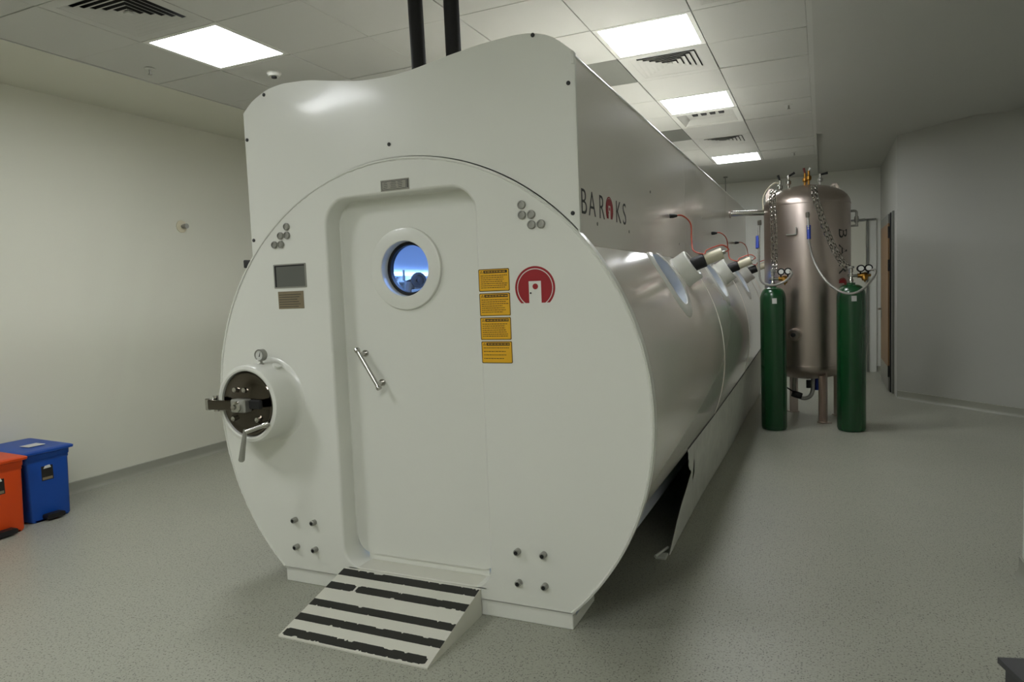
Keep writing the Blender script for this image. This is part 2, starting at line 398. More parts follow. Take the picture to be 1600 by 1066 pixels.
# doors at the far end
b = B(); box(b, -0.10, 0.735, 8.925, 8.949, 0.0, 2.275)
d = struct('door_1', b, 'wallw')
b = B(); box(b, 0.20, 0.60, 8.905, 8.925, 0.02, 2.24, 0.004, 1); P('door_leaf', b, 'wall', d)
b = B(); box(b, -0.08, 0.185, 8.905, 8.925, 0.02, 2.24, 0.004, 1); P('door_leaf', b, 'wall', d)
b = B(); box(b, 0.61, 0.63, 8.90, 8.925, 0.0, 2.27); box(b, -0.1, 0.88 - .15, 8.90, 8.925, 2.25, 2.275); P('door_frame', b, 'frame', d)
for z in (0.35, 1.95):
    b = B(); box(b, 0.602, 0.622, 8.895, 8.905, z - .09, z + .09); P('hinge', b, 'bolt', d)
b = B(); box(b, 0.765, 0.789, 6.80, 8.12, 0.0, 2.19)
d = struct('door_2', b, 'frame')
b = B(); box(b, 0.735, 0.765, 6.98, 8.06, 0.30, 2.06, 0.003, 1); P('door_leaf', b, 'wood', d)
b = B(); box(b, 0.737, 0.763, 6.98, 8.06, 0.015, 0.30); P('kick_plate', b, 'bolt', d)
b = B(); box(b, 0.737, 0.763, 6.98, 8.06, 2.06, 2.17); P('top_rail', b, 'frame', d)
b = B(); box(b, 0.752, 0.766, 6.90, 6.965, 0.0, 2.18); P('door_edge', b, 'black', d)
b = B(); rod(b, (0.735, 7.98, 0.98), (0.69, 7.98, 0.98), 0.012); rod(b, (0.695, 7.98, 0.98), (0.695, 7.86, 0.98), 0.01); P('handle', b, 'chrome', d)
b = B(); box(b, 0.728, 0.735, 7.96, 8.0, 0.86, 1.0); P('lock_plate', b, 'bolt', d)
for z in (0.25, 1.55, 1.95):
    b = B(); rod(b, (0.744, 6.975, z - .07), (0.744, 6.975, z + .07), 0.012); P('hinge', b, 'black', d)

# ================================================================== THE CHAMBER
CX, CZ, RD = -1.720, 0.896, 1.129          # disc centre and radius
RS = 1.098                                  # cladding radius
RV = 1.02                                   # cabin tube radius
YE = 6.59                                   # rear end
A0, A1 = radians(-23.0), radians(203.0)     # cladding covers this arc
ch = thing('hyperbaric_chamber', 'large white cylindrical pressure chamber with round porthole door and striped ramp in front', 'pressure chamber', (CX, 3.3, 0))

# front disc with door opening
zb = 0.072; h_ = sqrt(RD ** 2 - (CZ - zb) ** 2); a_r = math.atan2(zb - CZ, h_)
outer = []
N = 120
for k in range(N + 1):
    a = a_r + (2 * (pi / 2 - a_r)) * k / N
    outer.append((CX + RD * cos(a), CZ + RD * sin(a)))
DX0, DX1, DZ0, DZ1 = -2.108, -1.326, 0.125, 1.872
door_hole = rrect(DX0 - .012, DX1 + .012, DZ0 - .004, DZ1 + .012, 0.135, 0.105)
b = B(); plate(b, [outer, door_hole[::-1]], YF, 0.0, 0.045)
es = [e for e in b.edges if all(abs(v.co.y) < 1e-5 and abs((v.co.x - CX) ** 2 + (v.co.z - CZ) ** 2 - RD ** 2) < 1e-3 for v in e.verts) and len([f_ for f_ in e.link_faces if abs(f_.normal.y) < .5 or True]) == 2 and abs(e.calc_face_angle(0)) > 1.0]
bmesh.ops.bevel(b, geom=es, offset=0.006, segments=2, affect='EDGES', profile=0.5)
P('front_plate', b, 'white', ch, ang=25)
# door jamb: rounded lip, then straight in
def jl(e, y, rt=0.12, rb=0.095): return [(u, y, v) for u, v in rrect(DX0 - e, DX1 + e, DZ0 - e * .33, DZ1 + e, rt + e, rb + e)]
b = B(); loft(b, [jl(.012, 0.0), jl(.007, 0.001), jl(.002, 0.006), jl(0, 0.012), jl(0, 0.10), jl(-.004, 0.104), jl(-.008, 0.17), jl(.03, 0.17)])
P('door_jamb', b, 'white', ch)
# weld bead along the rim
b = B(); pts = [(CX + 1.121 * cos(a_r + (pi / 2 - a_r) * 2 * k / 400), -0.001, CZ + 1.121 * sin(a_r + (pi / 2 - a_r) * 2 * k / 400)) for k in range(401)]
rr = [0.0035 + random.random() * 0.003 for _ in pts]
tube(b, pts, 0.006, 8, lambda i: rr[i]); P('weld_bead', b, 'white', ch)
# plinth under the disc
b = B(); box(b, CX - h_ + 0.005, CX + h_ - 0.005, 0.006, 0.046, 0, zb + .002, 0.003, 1); P('plinth', b, 'white', ch)
b = B(); box(b, CX - h_ + .002, CX + h_ - .002, 0.0, 0.01, zb - 0.004, zb + .003); P('plinth_seam', b, 'white', ch)
b = B(); box(b, CX + h_ - 0.05, CX + h_ - .006, 0.046, 0.30, 0, 0.045); P('base_rail', b, 'white', ch)
b = B(); box(b, CX - h_ + 0.006, CX - h_ + .05, 0.046, 0.30, 0, 0.045); P('base_rail', b, 'white', ch)

# portholes and lamps along both flanks
WY = [1.33, 3.15, 4.97]; WA = radians(31.0); BY = [1.775, 3.635, 5.455]; BA = radians(33.0)
def on_arc(a, y, r): return Vector((CX + r * cos(a), y, CZ + r * sin(a)))
def tube_shell(R, a0, a1, y0, y1, na, ny, hole):
    bm = B(); G = [[bm.verts.new(on_arc(a0 + (a1 - a0) * i / na, y0 + (y1 - y0) * j / ny, R)) for j in range(ny + 1)] for i in range(na + 1)]
    cen = [(wy, s) for wy in WY for s in (WA, pi - WA)]
    for i in range(na):
        for j in range(ny):
            a = a0 + (a1 - a0) * (i + .5) / na; y = y0 + (y1 - y0) * (j + .5) / ny
            if any(((y - wy) ** 2 + ((a - s) * R) ** 2) < hole ** 2 for wy, s in cen): continue
            bm.faces.new((G[i][j], G[i + 1][j], G[i + 1][j + 1], G[i][j + 1]))
    for v in [v for v in bm.verts if not v.link_faces]: bm.verts.remove(v)
    return bm
b = tube_shell(RS, A0, A1, 0.040, YE, 150, 200, 0.198); P('body_cladding', b, 'shell', ch, ang=60)
for ys in (0.06, 2.36, 4.18, 6.0, YE):
    b = B(); L = []
    for k in range(121):
        a = A0 + (A1 - A0) * k / 120
        L.append([on_arc(a, ys + dy, RS + dr) for dy, dr in ((-.012, -.002), (-.008, .0035), (.008, .0035), (.012, -.002))])
    loft(b, [[l[q] for l in L] for q in range(4)], closed=False); P('seam_band', b, 'shell', ch, ang=60)
# cabin tube: pale inside, outside blackened to stand for the unlit void
av = math.asin((0.14 - CZ) / RV)
b = tube_shell(RV, av, pi - av, 0.042, YE - .05, 130, 200, 0.198)
P('cabin_tube', b, 'cabin', ch, ang=60)
b = tube_shell(RV + 0.02, av, pi - av, 0.042, YE - .05, 100, 160, 0.215)
P('vessel_skin', b, 'vessel_out', ch, ang=60)
hv = RV * cos(av)
b = B(); box(b, CX - hv, CX + hv, 0.172, YE - .05, 0.12, 0.14); P('cabin_floor', b, 'cabin', ch)
b = B(); box(b, CX - hv + .02, CX + hv - .02, 0.30, YE - .3, 0.0, 0.118); P('support_cradle', b, 'vessel_out', ch)
# rear cap
rear = [(CX + (RS + .01) * cos(A0 + (A1 - A0) * k / 100), CZ + (RS + .01) * sin(A0 + (A1 - A0) * k / 100)) for k in range(101)]
rear = [(CX + h_, 0.07)] + rear + [(CX - h_, 0.07)]
b = B(); plate(b, [rear], YF, YE - .04, YE); P('rear_plate', b, 'shell', ch)
b = B(); box(b, CX - h_, CX + h_, YE - .04, YE, 0, 0.071); P('plinth', b, 'white', ch)
# cabin fittings
for s in (-1, 1):
    xs = CX + s * 0.80
    b = B(); box(b, xs - .18, xs + .18, 0.9, 6.2, 0.42, 0.50, 0.02, 2); P('bench_seat', b, 'cabin', ch)
    b = B(); box(b, xs - .02, xs + .02, 0.9, 6.2, 0.14, 0.42); P('bench_support', b, 'cabin', ch)
    b = B(); box(b, CX + s * .80 - .012, CX + s * .80 + .012, 0.4, 6.2, 1.47, 1.488) if s > 0 else rod(b, (-2.478, 0.5, 1.556), (-2.478, 6.2, 1.556), 0.011)
    P('led_strip', b, 'cabinled', ch)
    b = B(); rod(b, (CX + s * .745, 0.4, 1.625), (CX + s * .745, 6.2, 1.628), 0.006, n=10); P('cabin_rail', b, 'inkgrey', ch)
    b = B(); rod(b, (CX + s * .815, 0.4, 1.515), (CX + s * .815, 6.2, 1.515), 0.005, n=10); P('cabin_rail', b, 'inkgrey', ch)
for y in (0.9, 2.4, 3.9, 5.4):
    b = B(); box(b, CX - .28, CX + .28, y - .28, y + .28, 1.855, 1.87); P('cabin_light', b, 'cabinled', ch)
b = B(); lathe(b, [(0.045, 0), (0.052, .008), (0.052, .024), (0.036, .028), (0.036, .01), (0.014, .012), (0.014, .026), (0, .026)], (-2.45, 1.330, 1.515), (.8, -.6, .0), 28); P('cabin_fan', b, 'darkgrey', ch)
b = B(); box(b, -2.46, -2.40, 1.26, 1.38, 1.39, 1.455, .004, 1); P('cabin_box', b, 'label', ch)
b = B(); rod(b, (-2.47, 1.15, 1.50), (-2.43, 1.15, 1.50), .014); rod(b, (-2.44, 1.15, 1.45), (-2.44, 1.15, 1.58), .008); P('cabin_valve', b, 'bolt', ch)

# porthole rings on the flanks
for side, s in ((1, WA), (-1, pi - WA)):
    for wy in WY:
        d3 = Vector((cos(s), 0, sin(s))); o3 = Vector((CX, wy, CZ))
        b = B(); L = []
        for ro_, hh in ((0.172, -.115), (0.172, .004), (0.175, .008), (0.205, .008), (0.232, .006), (0.250, .001), (0.252, -.012)):
            L.append([on_arc(s + ro_ * sin(2 * pi * k / 64) / RS, wy + ro_ * cos(2 * pi * k / 64), RS + hh) for k in range(64)])
        loft(b, L)
        pr = P('porthole_ring', b, 'white', ch)
        b = B(); lathe(b, [(0.172, 1.035), (0.160, 1.035), (0.160, 1.048), (0.172, 1.048)], o3, d3, 48, cap=False); P('gasket', b, 'rubber', pr)
        b = B(); lathe(b, [(0.170, 1.030), (0.170, 1.036)], o3, d3, 48); P('porthole_glass', b, 'sideglass', pr)
        if side > 0:
            sa = s + .200 / RS; q3 = on_arc(sa, wy - .03, RS + .0085); n3 = Vector((cos(sa), 0, sin(sa)))
            b = B(); lathe(b, [(0.022, 0), (0.022, .004)], q3, n3, 20); rs_ = P('round_sticker', b, 'orange', pr, label='small round orange sticker')
            b = B(); lathe(b, [(0.010, .004), (0.010, .005)], q3 + Vector((0, .004, 0)), n3, 16); P('yellow_dot', b, 'yellow', ch)
# external lamps on short ports, right flank, each with its orange lead
for i, (by, cy_) in enumerate(zip(BY, (1.78, 3.58, 5.32))):
    d3 = Vector((cos(BA), 0, sin(BA))); o3 = Vector((CX, by, CZ))
    b = B(); lathe(b, [(0.135, 1.070), (0.112, 1.085), (0.102, 1.105), (0.101, 1.14), (0.101, 1.180), (0.096, 1.187), (0.076, 1.187), (0.066, 1.175), (0.0, 1.175)], o3, d3, 36, cap=False)
    pt = P('lamp_port', b, 'white', ch)
    p0 = o3 + d3 * 1.172; dl = Vector((.93, .12, .34)).normalized()
    b = B(); lathe(b, [(0.03, 0), (0.042, .008), (0.042, .082), (0.036, .088), (0, .088)], p0, dl, 24); P('lamp_socket', b, 'rubber', pt)
    b = B(); lathe(b, [(0.033, .085), (0.035, .09), (0.035, .192), (0.031, .197), (0, .197)], p0, dl, 24); lb = P('lamp_housing', b, 'ivory', pt)
    b = B(); lathe(b, [(0.011, .19), (0.011, .215), (0, .216)], p0, dl, 12); P('lamp_gland', b, 'bolt', pt)
    b = B(); lathe(b, [(0.014, 0), (0.014, .02), (0.008, .045), (0, .045)], (-.866, cy_, 1.848), (.9, .35, 0), 12); P('cable_gland', b, 'rubber', ch)
    e = p0 + dl * .212
    path = [(-.85, cy_ + .006, 1.848), (-.80, cy_ + .06, 1.850), (-.755, cy_ + .09, 1.80), (-.745, by + .06, 1.70), (-.725, by + .01, 1.625), (-.66, by - .01, 1.60), p0 + dl * .10 + Vector((0, -.005, .055)), p0 + dl * .19 + Vector((0, 0, .05)), e + Vector((.02, .01, .015)), e]
    b = B(); tube(b, smooth_path(path, 8), 0.0045, 8); P('orange_cable', b, 'orangecable', ch)

# upper casing: saddle shaped front sheet, side sheets, top
def top_z(x):
    t = (x - CX); s_ = abs(t)
    knots = [(-.858, 2.335), (-.80, 2.385), (-.70, 2.428), (-.60, 2.440), (-.45, 2.432), (-.30, 2.405), (-.15, 2.382), (0, 2.378), (.12, 2.388), (.28, 2.414), (.45, 2.436), (.60, 2.444), (.68, 2.438), (.76, 2.412), (.85, 2.335)]
    for (a, za), (b_, zb_) in zip(knots, knots[1:]):
        if a <= t <= b_:
            q = (t - a) / (b_ - a); return za + (zb_ - za) * q
    return knots[0][1] if t < 0 else knots[-1][1]
XL, XR = CX - .857, CX + .848
ups = [(XL + (XR - XL) * k / 60, top_z(XL + (XR - XL) * k / 60)) for k in range(61)]
# smooth the knots a little
ups = [ups[0]] + [(ups[k][0], (ups[k - 1][1] + 2 * ups[k][1] + ups[k + 1][1]) / 4) for k in range(1, 60)] + [ups[-1]]
RA = RD + .0045
def arcz(x): return CZ + sqrt(max(0, RA ** 2 - (x - CX) ** 2))
b = B(); NZ = 26
fr = []
for u, zt in ups:
    zl = arcz(u); col = []
    for k in range(NZ + 1):
        z = zl + (zt - zl) * k / NZ
        bul = 0.008 * math.exp(-((u + 2.20) / .20) ** 2 - ((z - 2.25) / .15) ** 2)
        col.append((u, 0.010 - bul, z))
    fr.append(col)
loft(b, [list(x) for x in zip(*fr)], closed=False)
loft(b, [[(u, 0.022, arcz(u)) for u, zt in ups], [(u, 0.022, zt) for u, zt in ups]], closed=False)
loft(b, [[(u, fr[k][-1][1], zt) for k, (u, zt) in enumerate(ups)], [(u, .022, zt) for u, zt in ups]], closed=False)
P('front_casing_sheet', b, 'white', ch, ang=40)
zs = CZ + sqrt(RS ** 2 - .85 ** 2) + .004
for sx, x0, x1, nm in ((1, XR - .006, XR + .001, 'right'), (-1, XL - .001, XL + .006, 'left')):
    b = B()
    prof = [(x0, zs), (x1, zs), (x1, 2.318), (x0, 2.318)]
    ys = [0.024, 2.34, 2.345, 4.6, 4.605, YE]
    for ya, yb in ((0.024, 2.338), (2.342, 4.598), (4.602, YE)):
        bb = B(); box(bb, x0, x1, ya, yb, zs, 2.318 + (0.0 if ya < 1 else 0.0)); 
        so = P('side_casing_sheet', bb, 'side', ch)
    b.free()
    b = B(); rod(b, ((x0 + x1) / 2, 0.02, 2.320), ((x0 + x1) / 2, YE, 2.320), 0.0065, n=8); P('edge_fold', b, 'white', ch)
b = B(); box(b, XR - .012, XR + .002, 0.004, 0.03, 2.29, 2.338, 0.003, 1); P('corner_tab', b, 'white', ch)
b = B(); box(b, XR - .006, XR + .0025, 0.012, 0.024, 1.64, 2.33); P('corner_fold', b, 'white', ch)
b = B(); box(b, XL + .004, XR - .004, 0.03, YE, 2.295, 2.305); P('top_cover', b, 'side', ch)
b = B(); box(b, XL, XR, YE - .01, YE + .001, 1.6, 2.315); P('rear_casing_sheet', b, 'side', ch)
for (x, z) in ((-1.04, 2.428), (-.898, 2.22), (-.897, 1.717), (-1.741, 2.087), (-2.562, 2.207), (-2.562, 1.719), (-2.438, 2.405)):
    b = B(); lathe(b, [(0.0085, 0), (0.0085, -.003), (0.004, -.006), (0, -.006)], (x, 0.0095, z), (0, 1, 0), 12, cap=False); P('screw', b, 'inkgrey', ch)
for (y, z) in ((1.27, 1.94), (0.25, 1.69), (0.78, 1.69), (2.1, 1.69), (3.1, 1.94)):
    b = B(); lathe(b, [(0.008, 0), (0.008, .003), (0, .005)], (XR, y, z), (1, 0, 0), 12, cap=False); P('screw', b, 'bolt', ch)

# door leaf with porthole and handle
WX, WZ = -1.745, 1.541
dl_ = rrect(DX0 + .004, DX1 - .004, 0.160, DZ1 - .004, 0.115, 0.09)
b = B(); plate(b, [dl_, circle(WX, WZ, 0.126, 48)[::-1]], YF, 0.104, 0.150)
door = P('door', b, 'white', ch, ang=30)
b = B(); lathe(b, [(0.126, .150), (0.126, .090), (0.129, .087), (0.180, .087), (0.187, .090), (0.190, .096), (0.190, .105)], (WX, 0, WZ), (0, 1, 0), 64, cap=False)
P('porthole_ring', b, 'white', door)
b = B(); lathe(b, [(0.126, .138), (0.110, .138), (0.110, .165), (0.126, .165)], (WX, 0, WZ), (0, 1, 0), 56, cap=False); P('gasket', b, 'rubber', door)
b = B(); lathe(b, [(0.125, .150), (0.125, .156)], (WX, 0, WZ), (0, 1, 0), 48); P('porthole_glass', b, 'glass', door)
b = B(); p0 = Vector((-2.008, 0.052, 1.168)); p1 = Vector((-1.896, 0.052, 0.992)); dd = (p1 - p0).normalized()
rod(b, p0, p1, 0.0105)
for q in (p0, p1):
    lathe(b, [(0.0, -.012), (0.012, -.01), (0.0155, 0), (0.012, .01), (0, .012)], q, dd, 16, cap=False)
rod(b, p0 + dd * .022, p0 + dd * .022 + Vector((0, .052, 0)), 0.009); rod(b, p1 - dd * .022, p1 - dd * .022 + Vector((0, .052, 0)), 0.009)
for q in (p0 + dd * .022, p1 - dd * .022): lathe(b, [(0.016, .042), (0.016, .052), (0, .052)], q, (0, 1, 0), 16)
P('handle', b, 'chrome', door)
# sill lip above the ramp
b = B(); box(b, DX0 + .02, DX1 - .02, 0.0, 0.165, 0.118, 0.128, 0.003, 1); P('door_sill', b, 'ramp', ch)
b = B(); box(b, DX0 + .06, DX1 - .06, 0.112, 0.17, 0.126, 0.175, 0.003, 1); P('door_threshold', b, 'white', ch)

# medical lock on the left of the disc
LX, LZ = -2.508, 0.930
b = B(); lathe(b, [(0.215, 0.002), (0.200, -.006), (0.190, -.020), (0.187, -.04), (0.187, -.150), (0.182, -.160), (0.168, -.164), (0.160, -.160), (0.158, -.12), (0.0, -.118)], (LX, 0, LZ), (0, 1, 0), 64, cap=False)
lock = P('medical_lock', b, 'white', ch)
b = B(); lathe(b, [(0.157, -.122), (0.157, -.150), (0.150, -.156), (0.138, -.154), (0.11, -.164), (0.06, -.176), (0, -.180)], (LX, 0, LZ), (0, 1, 0), 56, cap=False); P('lock_lid', b, 'darkchrome', lock)
b = B(); box(b, -2.71, -2.535, -.212, -.190, 0.905, 0.952, 0.004, 1); P('hinge_arm', b, 'darkchrome', lock)
b = B(); box(b, -2.735, -2.700, -.205, -.13, 0.900, 0.957, 0.004, 1); rod(b, (-2.70, -.165, 0.89), (-2.70, -.165, 0.968), .014); P('hinge_block', b, 'chrome', lock)
b = B(); box(b, -2.545, -2.455, -.228, -.178, 0.900, 0.962, 0.006, 1); P('lock_bridge', b, 'bolt', lock)
b = B(); lathe(b, [(0.026, 0), (0.026, -.012), (0.012, -.018), (0.012, -.03), (0, -.032)], (-2.50, -.226, 0.930), (0, 1, 0), 20); P('lock_nut', b, 'chrome', lock)
b = B(); box(b, -2.455, -2.385, -.205, -.180, 0.915, 0.958, 0.006, 1); P('latch_end', b, 'black', lock)
b = B(); rod(b, (-2.37, -.165, 0.845), (-2.46, -.225, 0.812), 0.011); lathe(b, [(0.014, 0), (0.017, .01), (0.014, .03), (0, .032)], (-2.37, -.165, 0.845), (-.5, -.35, -.18), 14); P('lever_shaft', b, 'chrome', lock)
b = B(); rod(b, (-2.462, -.226, 0.822), (-2.494, -.230, 0.675), 0.0085, 0.0145); lathe(b, [(0.014, 0), (0.010, .006), (0, .008)], (-2.494, -.230, 0.675), (-.2, 0, -1), 14); P('lever', b, 'bolt', lock)
for z in (1.00, 1.0):
    pass
for (x, z) in ((-2.56, 1.0), (-2.50, 1.0), (-2.43, 0.86), (-2.58, 0.86)):
    b = B(); lathe(b, [(0.012, -.166), (0.012, -.184), (0, -.186)], (x, 0, z), (0, 1, 0), 10); P('bolt_head', b, 'chrome', lock)
# gauge above the lock
b = B(); rod(b, (-2.478, -.08, 1.105), (-2.478, -.08, 1.135), 0.006); lathe(b, [(0.012, 1.108 - 1.158), (0.012, 1.118 - 1.158)], (-2.478, -.08, 1.158), (0, 0, 1), 6); gs = P('gauge_stem', b, 'bolt', lock)
b = B(); lathe(b, [(0.0, -.062), (0.026, -.064), (0.029, -.068), (0.029, -.094), (0.026, -.098), (0.023, -.096), (0.023, -.090), (0, -.090)], (-2.478, 0, 1.158), (0, 1, 0), 32, cap=False); P('pressure_gauge', b, 'bolt', lock)
b = B(); lathe(b, [(0.0225, -.0925), (0.0225, -.0905)], (-2.478, 0, 1.158), (0, 1, 0), 28); P('gauge_face', b, 'label', lock)
b = B(); plate(b, [[(-2.480, 1.150), (-2.474, 1.151), (-2.468, 1.176)]], YF, -.0945, -.093); P('gauge_needle', b, 'ink', lock)
b = B(); lathe(b, [(0.014, .17), (0.014, .192), (0.020, .194), (0.020, .202), (0, .203)], (LX, -.05, LZ), (.55, 0, 1), 16); P('lock_plug', b, 'white', lock)

# bolts, pins, plates, stickers on the disc
for x, z in ((-1.111, 1.767), (-1.111, 1.726), (-1.070, 1.725), (-1.070, 1.684), (-1.029, 1.684)):
    b = B(); lathe(b, [(0.0175, 0), (0.0175, -.010), (0.0150, -.013), (0.012, -.0135), (0.012, -.009), (0, -.009)], (x, 0.001, z), (0, 1, 0), 24, cap=False); P('bolt_head', b, 'bolt', ch)
for x, z in ((-2.339, 1.769), (-2.380, 1.728), (-2.340, 1.728), (-2.420, 1.687), (-2.380, 1.687)):
    b = B(); lathe(b, [(0.0175, 0), (0.0175, -.010), (0.0150, -.013), (0.012, -.0135), (0.012, -.009), (0, -.009)], (x, 0.001, z), (0, 1, 0), 24, cap=False); P('bolt_head', b, 'bolt', ch)
for x, z in ((-2.398, 0.326), (-2.280, 0.325), (-2.396, 0.190), (-2.281, 0.189), (-1.188, 0.313), (-1.069, 0.313), (-1.187, 0.177), (-1.068, 0.178)):
    b = B(); lathe(b, [(0.0135, 0), (0.0135, -.026), (0.0115, -.028), (0, -.028)], (x, 0.001, z), (0, 1, 0), 20); q = P('pipe_stub', b, 'bolt', ch)
    b = B(); lathe(b, [(0.0085, -.028), (0.0085, -.0288)], (x, 0.0, z), (0, 1, 0), 16); P('stub_hole', b, 'black', q)
b = B(); box(b, -1.790, -1.642, -.003, 0.001, 1.883, 1.931, .001, 1); npl = P('nameplate', b, 'silver', ch, label='engraved silver plate above the door')
b = B(); plate(b, [[(-1.783, 1.888), (-1.655, 1.888), (-1.655, 1.926), (-1.783, 1.926)], [(-1.781, 1.890), (-1.781, 1.924), (-1.657, 1.924), (-1.657, 1.890)]], YF, -.0036, -.003)
for r_ in range(4):
    for (xa, xb) in ((-1.776, -1.752), (-1.738, -1.705), (-1.700, -1.672)):
        box(b, xa + random.uniform(0, .005), xb - random.uniform(0, .006), -.0036, -.003, 1.8955 + r_ * .0075, 1.8975 + r_ * .0075)
box(b, -1.651, -1.645, -.0036, -.003, 1.889, 1.926); P('plate_print', b, 'inkgrey', npl)
# recessed grey window
b = B(); plate(b, [rrect(-2.438, -2.240, 1.476, 1.592, .004, n=2), rrect(-2.432, -2.246, 1.482, 1.586, .003, n=2)[::-1]], YF, -.003, 0.001); gw = P('display_frame', b, 'bolt', ch)
b = B(); box(b, -2.432, -2.246, -.001, 0.0006, 1.482, 1.586); P('display_glass', b, 'greyscreen', gw)
b = B(); box(b, -2.432, -2.424, -.0018, -.001, 1.482, 1.586); box(b, -2.424, -2.246, -.0018, -.001, 1.580, 1.586); P('display_edge_strip', b, 'black', gw)  # black strips along the left and top edges only
b = B(); box(b, -2.419, -2.263, -.003, 0.001, 1.376, 1.460, .001, 1); bp_ = P('data_plate', b, 'bronze', ch)
b = B()
for r_ in range(6): box(b, -2.412, -2.290 + random.uniform(-.02, .015), -.0034, -.003, 1.385 + r_ * .0115, 1.3875 + r_ * .0115)
P('plate_print', b, 'inkgrey', bp_)
# small clamp on the rim
b = B(); box(b, -2.622, -2.604, -.012, .03, 1.585, 1.625, .004, 1); P('rim_clamp', b, 'inkgrey', ch)

# warning stickers
for z1, z0, x0 in ((1.515, 1.421, -1.3215), (1.414, 1.318, -1.3215), (1.312, 1.217, -1.322), (1.211, 1.118, -1.321)):
    x1 = x0 + .1425
    b = B(); plate(b, [rrect(x0, x1, z0, z1, .005, n=3)], YF, -.0012, 0.0002); st = P('warning_sticker', b, 'yellow', ch)
    b = B(); plate(b, [rrect(x0 + .0004, x1 - .0004, z0 + .0004, z1 - .0004, .005, n=3), rrect(x0 + .003, x1 - .003, z0 + .003, z1 - .003, .004, n=3)[::-1]], YF, -.0016, -.0012); P('sticker_border', b, 'ink', st)
    b = B()
    nt_ = 4 if z1 < 1.25 else 7
    zt = z1 - .028
    for r_ in range(nt_):
        z = zt - r_ * (zt - z0 - .010) / (nt_ - .3)
        x = x0 + .010; xe = x1 - .008 - random.random() ** 2 * .05
        while x < xe:
            wl = random.uniform(.004, .013); box(b, x, min(x + wl, xe), -.0016, -.0012, z - .0013, z + .0013); x += wl + .002
        if r_ % 3 == 2:
            zz = z - .0055
    P('sticker_text', b, 'ink', st)
    b = B(); box(b, x0 + .024, x1 - .010, -.0016, -.0012, z1 - .018, z1 - .0065); P('sticker_header', b, 'ink', st)
    b = B()
    x = x0 + .030
    while x < x1 - .022:
        wl = random.uniform(.008, .014); box(b, x, x + wl, -.0019, -.0016, z1 - .0138, z1 - .0105); x += wl + .0035
    P('header_text', b, 'yellow', st)
    b = B(); plate(b, [[(x0 + .008, z1 - .017), (x0 + .021, z1 - .017), (x0 + .0145, z1 - .0065)], [(x0 + .0105, z1 - .0155), (x0 + .0145, z1 - .0095), (x0 + .0185, z1 - .0155)]], YF, -.0016, -.0012); P('warning_triangle', b, 'ink', st)

# round red emblem: ring, disc with a door cut out of it, flat foot
def emblem(parent, f, cu, cv, r, w0, w1, squash=1.0):
    vb = -.70 * r
    def arc(rr, a0, a1, n=40): return [(cu + rr * cos(radians(a0 + (a1 - a0) * k / n)), cv + rr * sin(radians(a0 + (a1 - a0) * k / n))) for k in range(n + 1)]
    def ang(rr): return math.degrees(math.asin(vb / rr))
    ro, ri, rr = r, r * .90, r * .855
    o_ = arc(ro, ang(ro), 180 - ang(ro)) + arc(ri, 180 - ang(ri), ang(ri))
    b = B(); plate(b, [o_], f, w0, w1); P('emblem_ring', b, 'red', parent)
    dw = r * .31; dt = cv + r * .31
    pts = arc(rr, ang(rr), 180 - ang(rr))
    pts += [(cu - dw, cv + vb), (cu - dw, dt), (cu + dw, dt), (cu + dw, cv + vb)]
    b = B(); plate(b, [pts], f, w0, w1); P('emblem_disc', b, 'red', parent)
    b = B(); plate(b, [circle(cu + r * .02, cv + r * .06, r * .135, 20)], f, w0, w1); P('emblem_window', b, 'red', parent)
    b = B(); plate(b, [circle(cu - dw * .72, cv - r * .24, r * .045, 10)], f, w0, w1); P('emblem_knob', b, 'ink', parent)
emblem(ch, YF, -1.0665, 1.4290, 0.0880, -.0012, 0.0002)
SX = XR + .001
SF = lambda u, v, w_: (SX + w_, u, v)
def letters(parent, items, f, size, m_, off):
    for s_, u, v in items:
        b = text_bm(s_, size, lambda a, c, w_, u=u, v=v: f(u + a, v + c, w_), .0004, off)
        P('letter', b, m_, parent)
lets = [('B', 0.030, 1.716), ('A', 0.133, 1.716), ('R', 0.275, 1.716), ('K', 0.540, 1.718), ('S', 0.665, 1.718)]
letters(ch, lets, SF, 0.150, 'inkgrey', -0.0015)
emblem(ch, SF, 0.440, 1.766, 0.058, 0.0001, 0.0009)
for q in ch.children:
    if q.name.startswith('letter'): pass

# bent skirting sheet under the right flank
def skx(z): return -.706 - .034 * (1 - z / .47) 
sk = [(1.30, .478), (1.345, .470), (1.36, .425), (1.37, .405), (1.345, .375), (1.43, .330), (1.50, .292), (1.56, .265), (1.45, .225), (1.20, .155), (0.99, .055), (0.90, .012), (0.93, .003)]
top_pts = [(6.55, .66), (5.5, .62), (4.8, .600), (3.5, .535), (2.24, .490)]
ol = sk + [(6.55, .003)] + top_pts
NYK = 60
b = B()
def sk_top(y):
    kk = [(1.30, .478), (2.24, .488), (3.5, .530), (4.8, .590), (5.5, .62), (6.55, .66)]
    for (a, za), (c, zc) in zip(kk, kk[1:]):
        if y <= c: return za + (zc - za) * max(0, (y - a)) / (c - a)
    return .66
def sk_x(y, z):
    zt = sk_top(y); xt = CX + sqrt(RS ** 2 - (zt - CZ) ** 2) + .004
    t_ = min(1, max(0, z / zt)); xb = -.742 + .012 * min(1, max(0, (y - 1) / 4))
    bend = .010 * math.exp(-((z - .30) / .06) ** 2) * math.exp(-((y - 1.8) / .7) ** 2)
    return xb + (xt - xb) * t_ + .006 * sin(y * 2.3) * (1 - t_) + bend
def f_sk(y, z, w_): return (sk_x(y, z) + w_, y, z)
cols = []
ysl = [1.56 + (6.55 - 1.56) * k / NYK for k in range(NYK + 1)]
G = [[f_sk(y, sk_top(y) * q / 10 + (.002 if q == 0 else 0), 0) for q in range(11)] for y in ysl]
